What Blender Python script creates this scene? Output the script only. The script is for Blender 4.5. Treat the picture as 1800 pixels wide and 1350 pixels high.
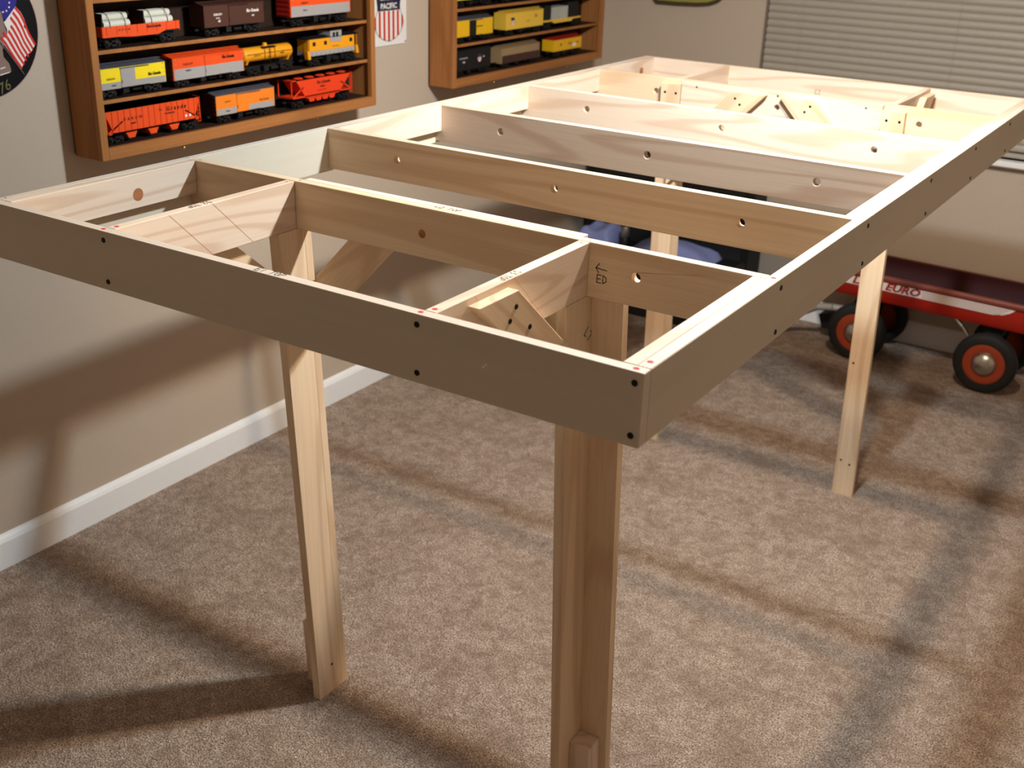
import bpy, bmesh, math, random
from mathutils import Vector, Matrix, geometry
random.seed(7)
for o in list(bpy.data.objects): bpy.data.objects.remove(o)
S = bpy.context.scene
COL = S.collection

# ------------------------------------------------------------------ camera
CAM = Vector((1.731, -1.1034, 1.6698)); YAW, PITCH, ROLL, FPX = 0.5586, 0.412, 0.0336, 2013.77
fw = Vector((-math.sin(YAW)*math.cos(PITCH), math.cos(YAW)*math.cos(PITCH), -math.sin(PITCH)))
r0 = fw.cross(Vector((0, 0, 1))).normalized(); u0 = r0.cross(fw)
rt = math.cos(ROLL)*r0 + math.sin(ROLL)*u0; up = -math.sin(ROLL)*r0 + math.cos(ROLL)*u0
cd = bpy.data.cameras.new('camera'); cam = bpy.data.objects.new('camera', cd); COL.objects.link(cam)
cam.matrix_world = Matrix((( rt.x, up.x, -fw.x, CAM.x), (rt.y, up.y, -fw.y, CAM.y), (rt.z, up.z, -fw.z, CAM.z), (0, 0, 0, 1)))
cd.sensor_width = 36; cd.lens = FPX/1800*36; cd.clip_start = .05
cd.dof.use_dof = True; cd.dof.focus_distance = 1.95; cd.dof.aperture_fstop = 6.3
S.camera = cam

def at(px, py, ax, val):                       # a photo pixel carried to the plane (axis = value) it lies on
    d = fw + rt*(px-900)/FPX - up*(py-675)/FPX
    return CAM + d*((val-CAM[ax])/d[ax])

# ------------------------------------------------------------------ world and lights
wd = bpy.data.worlds.new('night'); S.world = wd; wd.use_nodes = True
wd.node_tree.nodes['Background'].inputs[0].default_value = (.02, .025, .04, 1)
wd.node_tree.nodes['Background'].inputs[1].default_value = .3
def lamp(name, loc, power, col, rad):
    l = bpy.data.lights.new(name, 'POINT'); l.energy = power; l.color = col; l.shadow_soft_size = rad
    o = bpy.data.objects.new(name, l); COL.objects.link(o); o.location = loc
lamp('warm_ceiling_bulb', (1.08, 1.235, 2.15), 52, (1, .815, .61), .036)
lamp('cool_ceiling_bulb', (.915, 1.145, 2.015), 52, (.76, .92, 1), .036)
S.view_settings.view_transform = 'Standard'; S.view_settings.look = 'None'; S.view_settings.gamma = 1
S.view_settings.exposure = 0.93; S.view_settings.use_curve_mapping = False

# ------------------------------------------------------------------ materials
def lin(c):
    return tuple((v/255/12.92 if v/255 <= .04045 else ((v/255+.055)/1.055)**2.4) for v in c) + (1,)
def newmat(name):
    m = bpy.data.materials.new(name); m.use_nodes = True
    nt = m.node_tree; return m, nt, nt.nodes['Principled BSDF']
class N:
    def __init__(s, nt): s.nt = nt
    def __call__(s, t, ins=None, **kw):
        n = s.nt.nodes.new(t)
        for k, v in kw.items(): setattr(n, k, v)
        for k, v in (ins or {}).items():
            if isinstance(v, bpy.types.NodeSocket): s.nt.links.new(v, n.inputs[k])
            else: n.inputs[k].default_value = v
        return n
    def ramp(s, fac, stops):
        n = s.nt.nodes.new('ShaderNodeValToRGB'); s.nt.links.new(fac, n.inputs[0])
        e = n.color_ramp.elements
        while len(e) < len(stops): e.new(.5)
        for i, (p, c) in enumerate(stops): e[i].position = p; e[i].color = c
        return n.outputs[0]
    def mix(s, fac, a, b, mode='MIX'):
        n = s.nt.nodes.new('ShaderNodeMix'); n.data_type = 'RGBA'; n.blend_type = mode
        for i, v in ((0, fac), (6, a), (7, b)):
            if isinstance(v, bpy.types.NodeSocket): s.nt.links.new(v, n.inputs[i])
            else: n.inputs[i].default_value = v
        return n.outputs[2]
    def math(s, op, a, b=0.0):
        n = s.nt.nodes.new('ShaderNodeMath'); n.operation = op
        for i, v in ((0, a), (1, b)):
            if isinstance(v, bpy.types.NodeSocket): s.nt.links.new(v, n.inputs[i])
            else: n.inputs[i].default_value = v
        return n.outputs[0]
def plain(name, rgb, rough=.6, metal=0, spec=.4, noise=.06, scale=40):
    m, nt, b = newmat(name); k = N(nt)
    tc = k('ShaderNodeTexCoord')
    nz = k('ShaderNodeTexNoise', {'Vector': tc.outputs['Object'], 'Scale': scale, 'Detail': 3.0})
    c = lin(rgb); d = tuple(v*(1-noise*2) for v in c[:3])+(1,)
    nt.links.new(k.mix(nz.outputs[0], c, d), b.inputs['Base Color'])
    b.inputs['Roughness'].default_value = rough; b.inputs['Metallic'].default_value = metal
    b.inputs['Specular IOR Level'].default_value = spec
    return m
def wood(name, light, dark, amount=1.0, fine=.35, ply=False, freq=11.0):
    m, nt, b = newmat(name); k = N(nt)
    tc = k('ShaderNodeTexCoord'); oi = k('ShaderNodeObjectInfo')
    off = k('ShaderNodeCombineXYZ', {0: k.math('MULTIPLY', oi.outputs['Random'], 17.0), 1: k.math('MULTIPLY', oi.outputs['Random'], 5.3), 2: k.math('MULTIPLY', oi.outputs['Random'], 31.0)})
    mp = k('ShaderNodeMapping', {'Vector': tc.outputs['Object'], 'Scale': (.75, 6.0, 8.0)})
    v = k('ShaderNodeVectorMath', {0: mp.outputs[0], 1: off.outputs[0]}, operation='ADD').outputs[0]
    n1 = k('ShaderNodeTexNoise', {'Vector': v, 'Scale': 1.0, 'Detail': 1.5, 'Roughness': .45})
    ring = k.math('SINE', k.math('MULTIPLY', n1.outputs[0], freq*6.283))
    ringc = k.ramp(k.math('MULTIPLY_ADD', ring, .5), [(0, (0, 0, 0, 1)), (.6, (.06, .06, .06, 1)), (.95, (1, 1, 1, 1))])
    mp2 = k('ShaderNodeMapping', {'Vector': v, 'Scale': (4.0, 34.0, 34.0)})
    n2 = k('ShaderNodeTexNoise', {'Vector': mp2.outputs[0], 'Scale': 1.0, 'Detail': 4.0})
    n3 = k('ShaderNodeTexNoise', {'Vector': v, 'Scale': .7, 'Detail': 2.0})
    L, D = lin(light), lin(dark)
    c = k.mix(k.math('MULTIPLY', ringc, amount), L, D)
    c = k.mix(k.math('MULTIPLY', k.ramp(n2.outputs[0], [(.42, (0, 0, 0, 1)), (.72, (1, 1, 1, 1))]), fine), c, D)
    warm = tuple(a*b_ for a, b_ in zip(L[:3], (1.0, .88, .68)))+(1,)
    c = k.mix(k.math('MULTIPLY', k.ramp(n3.outputs[0], [(.45, (0, 0, 0, 1)), (.7, (1, 1, 1, 1))]), .5*amount), c, warm)
    if ply:
        sx = k('ShaderNodeSeparateXYZ', {0: tc.outputs['Object']}); sn = k('ShaderNodeSeparateXYZ', {0: tc.outputs['Normal']})
        w = k.math('SINE', k.math('MULTIPLY', sx.outputs[1], 2*math.pi*3.5/.019))
        edge = k.math('LESS_THAN', k.math('ABSOLUTE', sn.outputs[1]), .5)
        c = k.mix(k.math('MULTIPLY', edge, k.ramp(w, [(.55, (0, 0, 0, 1)), (.8, (.6, .6, .6, 1))])), k.mix(edge, c, lin((226, 212, 198))), lin((170, 140, 120)))
    nt.links.new(c, b.inputs['Base Color'])
    b.inputs['Roughness'].default_value = .62; b.inputs['Specular IOR Level'].default_value = .25
    bp = k('ShaderNodeBump', {'Height': n2.outputs[0], 'Strength': .12, 'Distance': .001})
    nt.links.new(bp.outputs[0], b.inputs['Normal'])
    return m
PINE = wood('pine_board', (230, 210, 192), (196, 158, 130), .5, .16)
PINE2 = wood('pine_warm_board', (230, 205, 175), (192, 152, 116), .42, .24, freq=8)
PLY = wood('birch_plywood', (214, 202, 184), (198, 183, 161), .22, .18, ply=True, freq=4)
CABW = wood('stained_oak', (164, 108, 60), (126, 75, 36), .35, .45, freq=6)
CABD = wood('dark_shelf_back', (46, 29, 21), (32, 19, 13), .35, .4, freq=6)
BLACK = plain('black_plastic', (20, 20, 20), .45)
SCREW = plain('black_screw', (16, 15, 16), .4, .3)
INK = plain('black_ink', (28, 26, 32), .8)
GREYINK = plain('grey_pencil', (110, 108, 106), .8)
REDINK = plain('red_ink', (225, 60, 80), .8)
PENRED = plain('red_pencil', (214, 150, 128), .8)
KNOT = wood('knot_wood', (178, 118, 78), (128, 76, 46), .6, .5, freq=20)
BRASS = plain('brass', (225, 190, 110), .25, 1)
CHROME = plain('chrome', (200, 196, 188), .28, 1)

def wallmat(name, rgb):
    m, nt, b = newmat(name); k = N(nt); tc = k('ShaderNodeTexCoord')
    n1 = k('ShaderNodeTexNoise', {'Vector': tc.outputs['Object'], 'Scale': 180.0, 'Detail': 2.0})
    n2 = k('ShaderNodeTexNoise', {'Vector': tc.outputs['Object'], 'Scale': 2.0, 'Detail': 2.0})
    c = lin(rgb)
    nt.links.new(k.mix(n2.outputs[0], c, tuple(v*.93 for v in c[:3])+(1,)), b.inputs['Base Color'])
    b.inputs['Roughness'].default_value = .7; b.inputs['Specular IOR Level'].default_value = .25
    bp = k('ShaderNodeBump', {'Height': n1.outputs[0], 'Strength': .15, 'Distance': .002})
    nt.links.new(bp.outputs[0], b.inputs['Normal']); return m
WALL = wallmat('beige_wall_paint', (189, 173, 157)); CEIL = wallmat('white_ceiling_paint', (225, 220, 212))
TRIM = plain('white_trim_paint', (238, 238, 240), .45, noise=.02)
def carpetmat():
    m, nt, b = newmat('beige_carpet'); k = N(nt); tc = k('ShaderNodeTexCoord'); O = tc.outputs['Object']
    def nz(s, d=2.0, r=.5, dist=0.0): return k('ShaderNodeTexNoise', {'Vector': O, 'Scale': s, 'Detail': d, 'Roughness': r, 'Distortion': dist}).outputs[0]
    g = nz(260, 3, .6, .4)
    c = k.mix(k.ramp(g, [(.36, (0, 0, 0, 1)), (.62, (1, 1, 1, 1))]), lin((118, 97, 81)), lin((248, 225, 208)))
    c = k.mix(k.math('MULTIPLY', k.ramp(nz(900, 2), [(.4, (0, 0, 0, 1)), (.7, (1, 1, 1, 1))]), .35), c, lin((122, 101, 87)))
    c = k.mix(k.math('MULTIPLY', k.ramp(nz(30, 5, .68, .6), [(.42, (0, 0, 0, 1)), (.64, (1, 1, 1, 1))]), .5), c, lin((132, 106, 89)))
    c = k.mix(k.math('MULTIPLY', k.ramp(nz(7, 6, .68, .8), [(.44, (0, 0, 0, 1)), (.64, (1, 1, 1, 1))]), .42), c, lin((136, 110, 92)))
    nt.links.new(c, b.inputs['Base Color']); b.inputs['Roughness'].default_value = .95; b.inputs['Specular IOR Level'].default_value = .1
    h = k.math('ADD', g, k.math('MULTIPLY', nz(60, 4, .6), 1.2))
    bp = k('ShaderNodeBump', {'Height': h, 'Strength': 1.0, 'Distance': .010}); nt.links.new(bp.outputs[0], b.inputs['Normal'])
    return m
CARPET = carpetmat()

# ------------------------------------------------------------------ mesh helpers
WM = {}
class MB:
    def __init__(s): s.v = []; s.f = []
    def add(s, v, f):
        n = len(s.v); s.v += [tuple(p) for p in v]; s.f += [tuple(i+n for i in q) for q in f]; return s
    def box(s, x0, x1, y0, y1, z0, z1):
        return s.add([(x, y, z) for x in (x0, x1) for y in (y0, y1) for z in (z0, z1)],
                     [(0, 1, 3, 2), (4, 6, 7, 5), (0, 4, 5, 1), (2, 3, 7, 6), (0, 2, 6, 4), (1, 5, 7, 3)])
    def cyl(s, p0, p1, r, n=12, r1=None, caps=True):
        p0, p1 = Vector(p0), Vector(p1); d = (p1-p0).normalized(); r1 = r if r1 is None else r1
        a = d.orthogonal().normalized(); b = d.cross(a)
        v = [p0+(a*math.cos(t)+b*math.sin(t))*r for t in [2*math.pi*i/n for i in range(n)]]
        v += [p1+(a*math.cos(t)+b*math.sin(t))*r1 for t in [2*math.pi*i/n for i in range(n)]]
        f = [(i, (i+1) % n, n+(i+1) % n, n+i) for i in range(n)]
        if caps: f += [tuple(range(n-1, -1, -1)), tuple(range(n, 2*n))]
        return s.add(v, f)
    def tube(s, pts, r, n=8):
        for a, b in zip(pts, pts[1:]): s.cyl(a, b, r, n)
        return s
    def lathe(s, prof, org, axis, n=24):      # prof: (radius, distance along axis)
        ax = Vector(axis).normalized(); a = ax.orthogonal().normalized(); b = ax.cross(a); o = Vector(org)
        v = []; m = len(prof)
        for i in range(n):
            t = 2*math.pi*i/n
            for r, h in prof: v.append(o+ax*h+(a*math.cos(t)+b*math.sin(t))*r)
        f = [(i*m+j, ((i+1) % n)*m+j, ((i+1) % n)*m+j+1, i*m+j+1) for i in range(n) for j in range(m-1)]
        return s.add(v, f)
    def prism(s, poly, ax, lo, hi):           # poly in the two other axes (cyclic order x,y,z without ax)
        o = [i for i in range(3) if i != ax]; n = len(poly); v = []
        for h in (lo, hi):
            for p in poly:
                q = [0, 0, 0]; q[o[0]], q[o[1]] = p; q[ax] = h; v.append(q)
        f = [tuple(range(n)), tuple(range(2*n-1, n-1, -1))] + [(i, n+i, n+(i+1) % n, (i+1) % n) for i in range(n)]
        return s.add(v, f)
    def shear(s, fn): s.v = [tuple(fn(*p)) for p in s.v]; return s
    def mesh(s, name, mat, smooth=0):
        me = bpy.data.meshes.new(name); me.from_pydata(s.v, [], s.f); me.validate()
        bm = bmesh.new(); bm.from_mesh(me); bmesh.ops.recalc_face_normals(bm, faces=bm.faces); bm.to_mesh(me); bm.free()
        me.materials.append(mat)
        if smooth:
            for p in me.polygons: p.use_smooth = True
            me.set_sharp_from_angle(angle=math.radians(smooth))
        return me
    def build(s, name, mat, parent=None, world=None, smooth=0, bevel=0):
        return link(name, s.mesh(name, mat, smooth), parent, world, bevel)
def link(name, me, parent=None, world=None, bevel=0):
    o = bpy.data.objects.new(name, me); COL.objects.link(o)
    w = world if world is not None else (WM[parent] if parent else Matrix())
    if parent: o.parent = parent; o.matrix_basis = WM[parent].inverted() @ w
    else: o.matrix_basis = w
    WM[o] = w.copy()
    if bevel:
        b = o.modifiers.new('edge', 'BEVEL'); b.width = bevel; b.segments = 1; b.limit_method = 'ANGLE'; b.angle_limit = math.radians(50)
    return o
def tag(o, label=None, cat=None, group=None, kind=None):
    for k, v in (('label', label), ('category', cat), ('group', group), ('kind', kind)):
        if v: o[k] = v
    return o
def thing(name, label, cat, loc=(0, 0, 0), rz=0, group=None):
    o = bpy.data.objects.new(name, None); COL.objects.link(o); o.empty_display_size = .1
    m = Matrix.Translation(loc) @ Matrix.Rotation(rz, 4, 'Z'); o.matrix_basis = m; WM[o] = m
    return tag(o, label, cat, group)
def M(org, X, Y, Z):
    X, Y, Z = Vector(X), Vector(Y), Vector(Z)
    return Matrix(((X.x, Y.x, Z.x, org[0]), (X.y, Y.y, Z.y, org[1]), (X.z, Y.z, Z.z, org[2]), (0, 0, 0, 1)))
FX = lambda org: M(org, (0, 1, 0), (0, 0, 1), (1, 0, 0))       # flat drawing on a face that looks along +x
def ribbon(mb, pts, w, z=.0):
    for a, b in zip(pts, pts[1:]):
        a, b = Vector((a[0], a[1])), Vector((b[0], b[1])); d = (b-a)
        if d.length < 1e-7: continue
        d.normalize(); n = Vector((-d.y, d.x))*w/2; a = a-d*w*.3; b = b+d*w*.3
        mb.add([(a.x+n.x, a.y+n.y, z), (a.x-n.x, a.y-n.y, z), (b.x-n.x, b.y-n.y, z), (b.x+n.x, b.y+n.y, z)], [(0, 1, 2, 3)])
GL = {'E': [[(.6, 1), (0, 1), (0, 0), (.6, 0)], [(0, .5), (.5, .5)]], '1': [[(.25, 1), (.2, 0)]], 'T': [[(0, 1), (.7, .95)], [(.35, 1), (.3, 0)]],
      'O': [[(.3, 1), (.05, .7), (.05, .3), (.3, 0), (.55, .3), (.55, .7), (.3, 1)]], 'P': [[(0, 0), (.05, 1), (.45, .95), (.5, .65), (.05, .5)]],
      'C': [[(.55, .9), (.3, 1), (.05, .7), (.05, .3), (.3, 0), (.6, .15)]], '2': [[(0, .8), (.25, 1), (.5, .75), (0, 0), (.6, .02)]],
      'S': [[(.55, .9), (.2, 1), (.05, .75), (.5, .35), (.35, 0), (0, .1)]], '3': [[(0, .95), (.5, .95), (.2, .55), (.5, .3), (.3, 0), (0, .08)]],
      'D': [[(.05, 0), (.05, 1), (.45, .8), (.5, .3), (.05, 0)]], 'L': [[(.05, 1), (0, 0), (.45, .05)]], '7': [[(0, .95), (.5, 1), (.2, 0)]],
      '<': [[(1.1, .42), (0, .5), (.35, .95)], [(0, .5), (.3, .1)]], ' ': []}
def hand(parent, text, org, X, Y, size, w=.0011, mat=None, name='handwriting'):
    X, Y = Vector(X), Vector(Y); mb = MB(); x = 0
    for ch in text:
        for st in GL[ch]: ribbon(mb, [(x+p[0]*size, p[1]*size) for p in st], w)
        x += size*(1.2 if ch == '<' else .78 if ch != ' ' else .5)
    return mb.build(name, mat or INK, parent, M(org, X, Y, X.cross(Y)))
def text(parent, s, org, size, mat, name='lettering', shear=0, world=None, spacing=1.0, align='CENTER', bold=0, xs=1.0):
    c = bpy.data.curves.new('t', 'FONT'); c.body = s; c.size = size; c.shear = shear; c.align_x = align; c.align_y = 'CENTER'
    c.space_character = spacing; c.offset = bold; c.resolution_u = 2
    o = bpy.data.objects.new('t', c); COL.objects.link(o)
    me = bpy.data.meshes.new_from_object(o.evaluated_get(bpy.context.evaluated_depsgraph_get()))
    bpy.data.objects.remove(o); bpy.data.curves.remove(c)
    for v in me.vertices: v.co.x *= xs
    me.materials.clear(); me.materials.append(mat); me.name = name
    return link(name, me, parent, world if world is not None else FX(org))

# ------------------------------------------------------------------ the room
XW, YB, XR, YF, ZC = -.717, 3.47, 3.15, -2.1, 2.46
def struct(o): o['kind'] = 'structure'; return o
struct(MB().box(XW-.1, XR+.1, YF-.1, YB+.2, -.05, 0).build('floor', CARPET))
struct(MB().box(XW-.1, XR+.1, YF-.1, YB+.2, ZC, ZC+.05).build('ceiling', CEIL))
struct(MB().box(XW-.1, XW, YF-.1, YB+.2, 0, ZC).build('wall_left', WALL))
struct(MB().box(XR, XR+.1, YF-.1, YB+.2, 0, ZC).build('wall_right', WALL))
struct(MB().box(XW, XR, YF-.1, YF, 0, ZC).build('wall_front', WALL))
WX0, WX1, WZ0, WZ1 = .004, 1.95, .785, 2.1
b = MB()
b.box(XW, WX0, YB, YB+.15, 0, ZC); b.box(WX1, XR, YB, YB+.15, 0, ZC); b.box(WX0, WX1, YB, YB+.15, 0, WZ0); b.box(WX0, WX1, YB, YB+.15, WZ1, ZC)
struct(b.build('wall_back', WALL))
prof = lambda t, h: [(0, 0), (t, 0), (t, h*.80), (t*.72, h*.90), (t*.4, h*.97), (0, h)]
struct(MB().prism([(XW+a, z) for a, z in prof(.016, .092)], 1, YF, YB).build('baseboard_left', TRIM))
b = MB(); b.v = []
pr = prof(.016, .092); n = len(pr)
b.add([(x, YB-a, z) for x in (XW+.016, XR) for a, z in pr], [tuple(range(n)), tuple(range(2*n-1, n-1, -1))] + [(i, n+i, n+(i+1) % n, (i+1) % n) for i in range(n)])
struct(b.build('baseboard_back', TRIM))
# window behind the blind: frame, mullion and panes, and the sill
GLASS = plain('night_glass', (10, 12, 18), .05, spec=.6)
win = bpy.data.objects.new('window_1', None); COL.objects.link(win); win.matrix_basis = Matrix.Translation((1, YB+.1, WZ0)); WM[win] = win.matrix_basis.copy(); struct(win)
W0 = Matrix()
for a in ((WX0, WX0+.04, WZ0, WZ1), (WX1-.04, WX1, WZ0, WZ1), (WX0+.04, WX1-.04, WZ0, WZ0+.04), (WX0+.04, WX1-.04, WZ1-.04, WZ1), (.955, .995, WZ0+.04, WZ1-.04)):
    MB().box(a[0], a[1], YB+.09, YB+.13, a[2], a[3]).build('window_frame', TRIM, win, W0)
for a in ((WX0+.04, .955), (.995, WX1-.04)): MB().box(a[0], a[1], YB+.105, YB+.112, WZ0+.04, WZ1-.04).build('pane', GLASS, win, W0)
MB().box(WX0-.03, WX1+.03, YB-.045, YB+.09, WZ0-.022, WZ0).build('window_sill', TRIM, win, W0, bevel=.004)

# ------------------------------------------------------------------ window blind: every slat is a part
SLAT = plain('grey_beige_slat', (168, 159, 148), .5, noise=.03)
bl = thing('window_blind', 'closed beige horizontal slat blind hanging in the back wall window', 'blind', (1, YB+.02, WZ0))
b = MB(); pitch = .0279
pts = [(-.003, .030), (.004, .0275), (.009, .022), (.0115, .014), (.0105, .006), (.006, 0)]   # (out, up)
poly = [(-a, z) for a, z in pts] + [(-a+.0012, z) for a, z in reversed(pts)]
b.prism(poly, 0, WX0+.012-1, WX1-.012-1); sm = b.mesh('slat', SLAT, 40)
i = 0; z = WZ0+.03
while z < WZ1-.05:
    link('slat', sm, bl, Matrix.Translation((1, YB+.018, z))); z += pitch
MB().box(WX0+.012, WX1-.012, YB+.004, YB+.026, WZ0+.006, WZ0+.024).build('bottom_rail', SLAT, bl, W0, bevel=.003)
MB().box(WX0+.01, WX1-.01, YB+.0, YB+.04, WZ1-.045, WZ1-.005).build('head_rail', SLAT, bl, W0)
for x in (.16, .75, 1.3, 1.8): MB().cyl((x, YB+.0045, WZ0+.02), (x, YB+.0045, WZ1-.04), .0007, 5).build('cord', SLAT, bl, W0)

# ------------------------------------------------------------------ the table frame
H, T, HC, HP = 1.16, .019, .089, .096; TW, TL = 1.2192, 2.4384
tb = thing('table_frame', 'unfinished pine and plywood open table frame on four legs in the middle of the room', 'table', (TW/2, TL/2, 0))
def holed(outer, holes, t, segs=20):           # plate in local x,z with round holes, thickness along y
    loops = [[Vector((x, z, 0)) for x, z in outer]]
    for cx, cz, r in holes:
        loops.append([Vector((cx+r*math.cos(-2*math.pi*i/segs), cz+r*math.sin(-2*math.pi*i/segs), 0)) for i in range(segs)])
    tri = geometry.tessellate_polygon(loops); P = [p for l in loops for p in l]; n = len(P)
    v = [(p.x, 0, p.y) for p in P]+[(p.x, t, p.y) for p in P]
    f = [tuple(q) for q in tri]+[tuple(i+n for i in reversed(q)) for q in tri]; s = 0
    for l in loops:
        m = len(l); f += [(s+i, s+(i+1) % m, n+s+(i+1) % m, n+s+i) for i in range(m)]; s += m
    return MB().add(v, f)
# board: local x = along the grain, local y = thickness, local z = height
def board(name, org, X, length, h=HC, t=T, mat=None, parent=None, holes=None, bevel=.0009):
    X = Vector(X); Z = Vector((0, 0, 1)); Y = Z.cross(X); w = M(org, X, Y, Z)
    mb = holed([(0, 0), (length, 0), (length, h), (0, h)], holes, t) if holes else MB().box(0, length, 0, t, 0, h)
    return mb.build(name, mat or PINE, parent or tb, w, bevel=bevel)
def screw(parent, p, nrm, r=.0043, mat=None):
    p, nrm = Vector(p), Vector(nrm)
    b = MB().lathe([(0, .0005), (r*.28, .0005), (r*.3, .0012), (r*.8, .0014), (r, .0006), (r, -.003)], p, nrm, 14)
    return b.build('screw', mat or SCREW, parent, W0, smooth=30)
def dot(parent, x, y, rx, ry, mat, z=H, name='mark'):
    n = 10; b = MB().add([(x+rx*math.cos(2*math.pi*i/n), y+ry*math.sin(2*math.pi*i/n), z+.0004) for i in range(n)], [tuple(range(n))])
    return b.build(name, mat, parent, W0)
X1, Y1 = (1, 0, 0), (0, 1, 0)
e1 = board('end_board', (0, 0, H-HP), X1, TW, HP, mat=PLY)
e2 = board('end_board', (0, TL-T, H-HP), X1, TW, HP, mat=PINE)
sr = board('side_board', (TW, T, H-HP), Y1, TL-2*T, HP, mat=PLY)
sl = board('side_board', (T, T, H-HP), Y1, TL-2*T, HP, mat=PLY)
CY = [.424, .829, 1.233, 1.642, 2.050]; hz = 1.118-(H-HC); HR = .0083
hx = {0: [.9943], 1: [.212, .606, 1.0], 2: [.214, .609, 1.003], 3: [.2226, .613, 1.002], 4: [.2295, .612, .9996]}
cr = []
for i, y in enumerate(CY):
    cr.append(board('cross_board', (T, y, H-HC), X1, TW-2*T, mat=(PINE2, PINE2, PINE, PINE, PINE2)[i], holes=[(x-T, hz, HR) for x in hx[i]]))
ys = [(T, CY[0])]+[(CY[i]+T, CY[i+1]) for i in range(4)]+[(CY[4]+T, TL-T)]
for i, (a, c) in enumerate(ys):
    if i == 1: continue                         # this bay has no inner strips
    ln = c-a-.001
    il = board('inner_strip', (2*T, a+.0005, H-.0635), Y1, ln, .0635)
    board('inner_strip', (TW-T, a+.0005, H-.0635), Y1, ln, .0635)
    if i == 0: strip0 = il
S2, S3, S4, S5 = .276, .892, .285, .912
d2 = board('divider', (S2+T, T, H-HC), Y1, CY[0]-T-.0008); d3 = board('divider', (S3+T, T, H-HC), Y1, CY[0]-T-.0008)
d4 = board('divider', (S4+T, CY[4]+T, H-HC), Y1, TL-2*T-CY[4]); d5 = board('divider', (S5+T, CY[4]+T, H-HC), Y1, TL-2*T-CY[4])
# spreaders that tie each pair of legs
sp1 = board('spreader', (.299, CY[0]+T, H-HC), X1, .588, mat=PINE); sp2 = board('spreader', (.3185, CY[4]-T, H-HC-.0), X1, .586, mat=PINE, holes=[(.612-.3185, hz, HR)])
# legs: an L of two boards, with a foot block in the corner
def leg(xb, yb0, yb1, fx0, fx1, fy, ztop, lx, ly, bx, by):
    sh = lambda x, y, z: (x+lx*(1-z/1.06), y+ly*(1-z/1.06), z)
    o = MB()
    def vb(name, x0, x1, y0, y1, z0, z1, par):
        # local x runs up the board so that the grain runs up too
        c = Vector(sh((x0+x1)/2, (y0+y1)/2, 0)); w = M((c.x, c.y, 0), (0, 0, 1), (1, 0, 0), (0, 1, 0)); iw = w.inverted()
        m = MB().box(x0, x1, y0, y1, z0, z1).shear(sh); m.v = [tuple(iw @ Vector(p)) for p in m.v]
        return m.build(name, PINE2 if name != 'foot_block' else PINE, par, w, bevel=.0005)
    l = vb('leg', xb, xb+T, yb0, yb1, .0, H-HC-.0006, tb)
    vb('leg_flange', fx0, fx1, fy, fy+T, .0, ztop, l)
    if bx is None: return l
    vb('foot_block', bx, bx+.042, by, by+.042, .012, .172, l)
    b = MB().cyl(sh(bx+.018, by+.018, .0), sh(bx+.018, by+.018, .03), .006, 10).cyl(sh(bx+.018, by+.018, 0), sh(bx+.018, by+.018, .006), .013, 12)
    b.build('levelling_foot', BLACK, l, W0)
    return l
fy = CY[0]+T; by = CY[4]-T
lg1 = leg(S2, .370, fy, S2+.019-.0625, S2+.019, fy, 1.145, .017, .042, S2-.0425, fy-.0425)
lg2 = leg(S3, .362, fy, S3+.012, S3+.0755, fy, 1.145, .017, .042, S3+.0195, fy-.0425)
lg3 = leg(S4, CY[4], CY[4]+.075, .2546, .317, by, 1.146, .020, 0, None, 0)
lg4 = leg(S5-.006, CY[4], CY[4]+.075, .906, .967, by, 1.146, .027, 0, None, 0)
# diagonal braces
def brace_x(par, pts, y0, y1):
    m = MB().prism(pts, 1, y0, y1); return rot_grain(m, 'brace', par, math.radians(45 if pts[1][0] > pts[0][0] else -45), 'x')
def rot_grain(m, name, par, ang, plane):
    c, s = math.cos(ang), math.sin(ang)
    d = Vector((c, 0, s)) if plane == 'x' else Vector((0, c, s)); y = Vector((0, 1, 0)) if plane == 'x' else Vector((-1, 0, 0))
    zz = d.cross(y); w = M(m.v[0], d, y, zz); iw = w.inverted(); m.v = [tuple(iw @ Vector(p)) for p in m.v]
    return m.build(name, PINE2, par, w, bevel=.0009)
def brx(xl, sgn, y0, y1, end):
    # edges of a 45 degree board that climbs from the leg to the spreader
    L = lambda dz: xl+sgn*dz/1.05
    zt = 1.15
    pts = [(end, .9678+1.05*abs(end-xl)*(1 if (end-xl)*sgn > 0 else -1)), (L(zt-.9678), zt), (L(zt-.9678)+sgn*.1, zt), (end, .9678-.105+1.05*abs(end-xl)*(1 if (end-xl)*sgn > 0 else -1))]
    return brace_x(tb, pts, y0, y1)
bA = brx(.3006, 1, fy+T, fy+2*T, .302); bB = brx(.9, -1, fy+T, fy+2*T, .897)
bC = brx(.3105, 1, by-T, by-.0002, .302); bD = brx(.897, -1, by-T, by-.0002, .925)
def bry(x0, pts): return rot_grain(MB().prism(pts, 0, x0, x0+T), 'brace', tb, math.radians(-41), 'y')
bpts = [(.0886, 1.1495), (.1872, 1.1495), (.362, .997), (.362, .908)]
bE = bry(S3+T+.0003, bpts)
b2 = [(p[0]+.006, p[1]-.004) for p in bpts]; b2[2] = (.369, .997); b2[3] = (.369, .908)
bF = bry(S2-T-.0003, b2)
mir = [(2.4925-p[0], p[1]) for p in bpts]; bG = bry(S5+T+.0003, mir); bH = bry(S4-T-.0003, mir)
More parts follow.
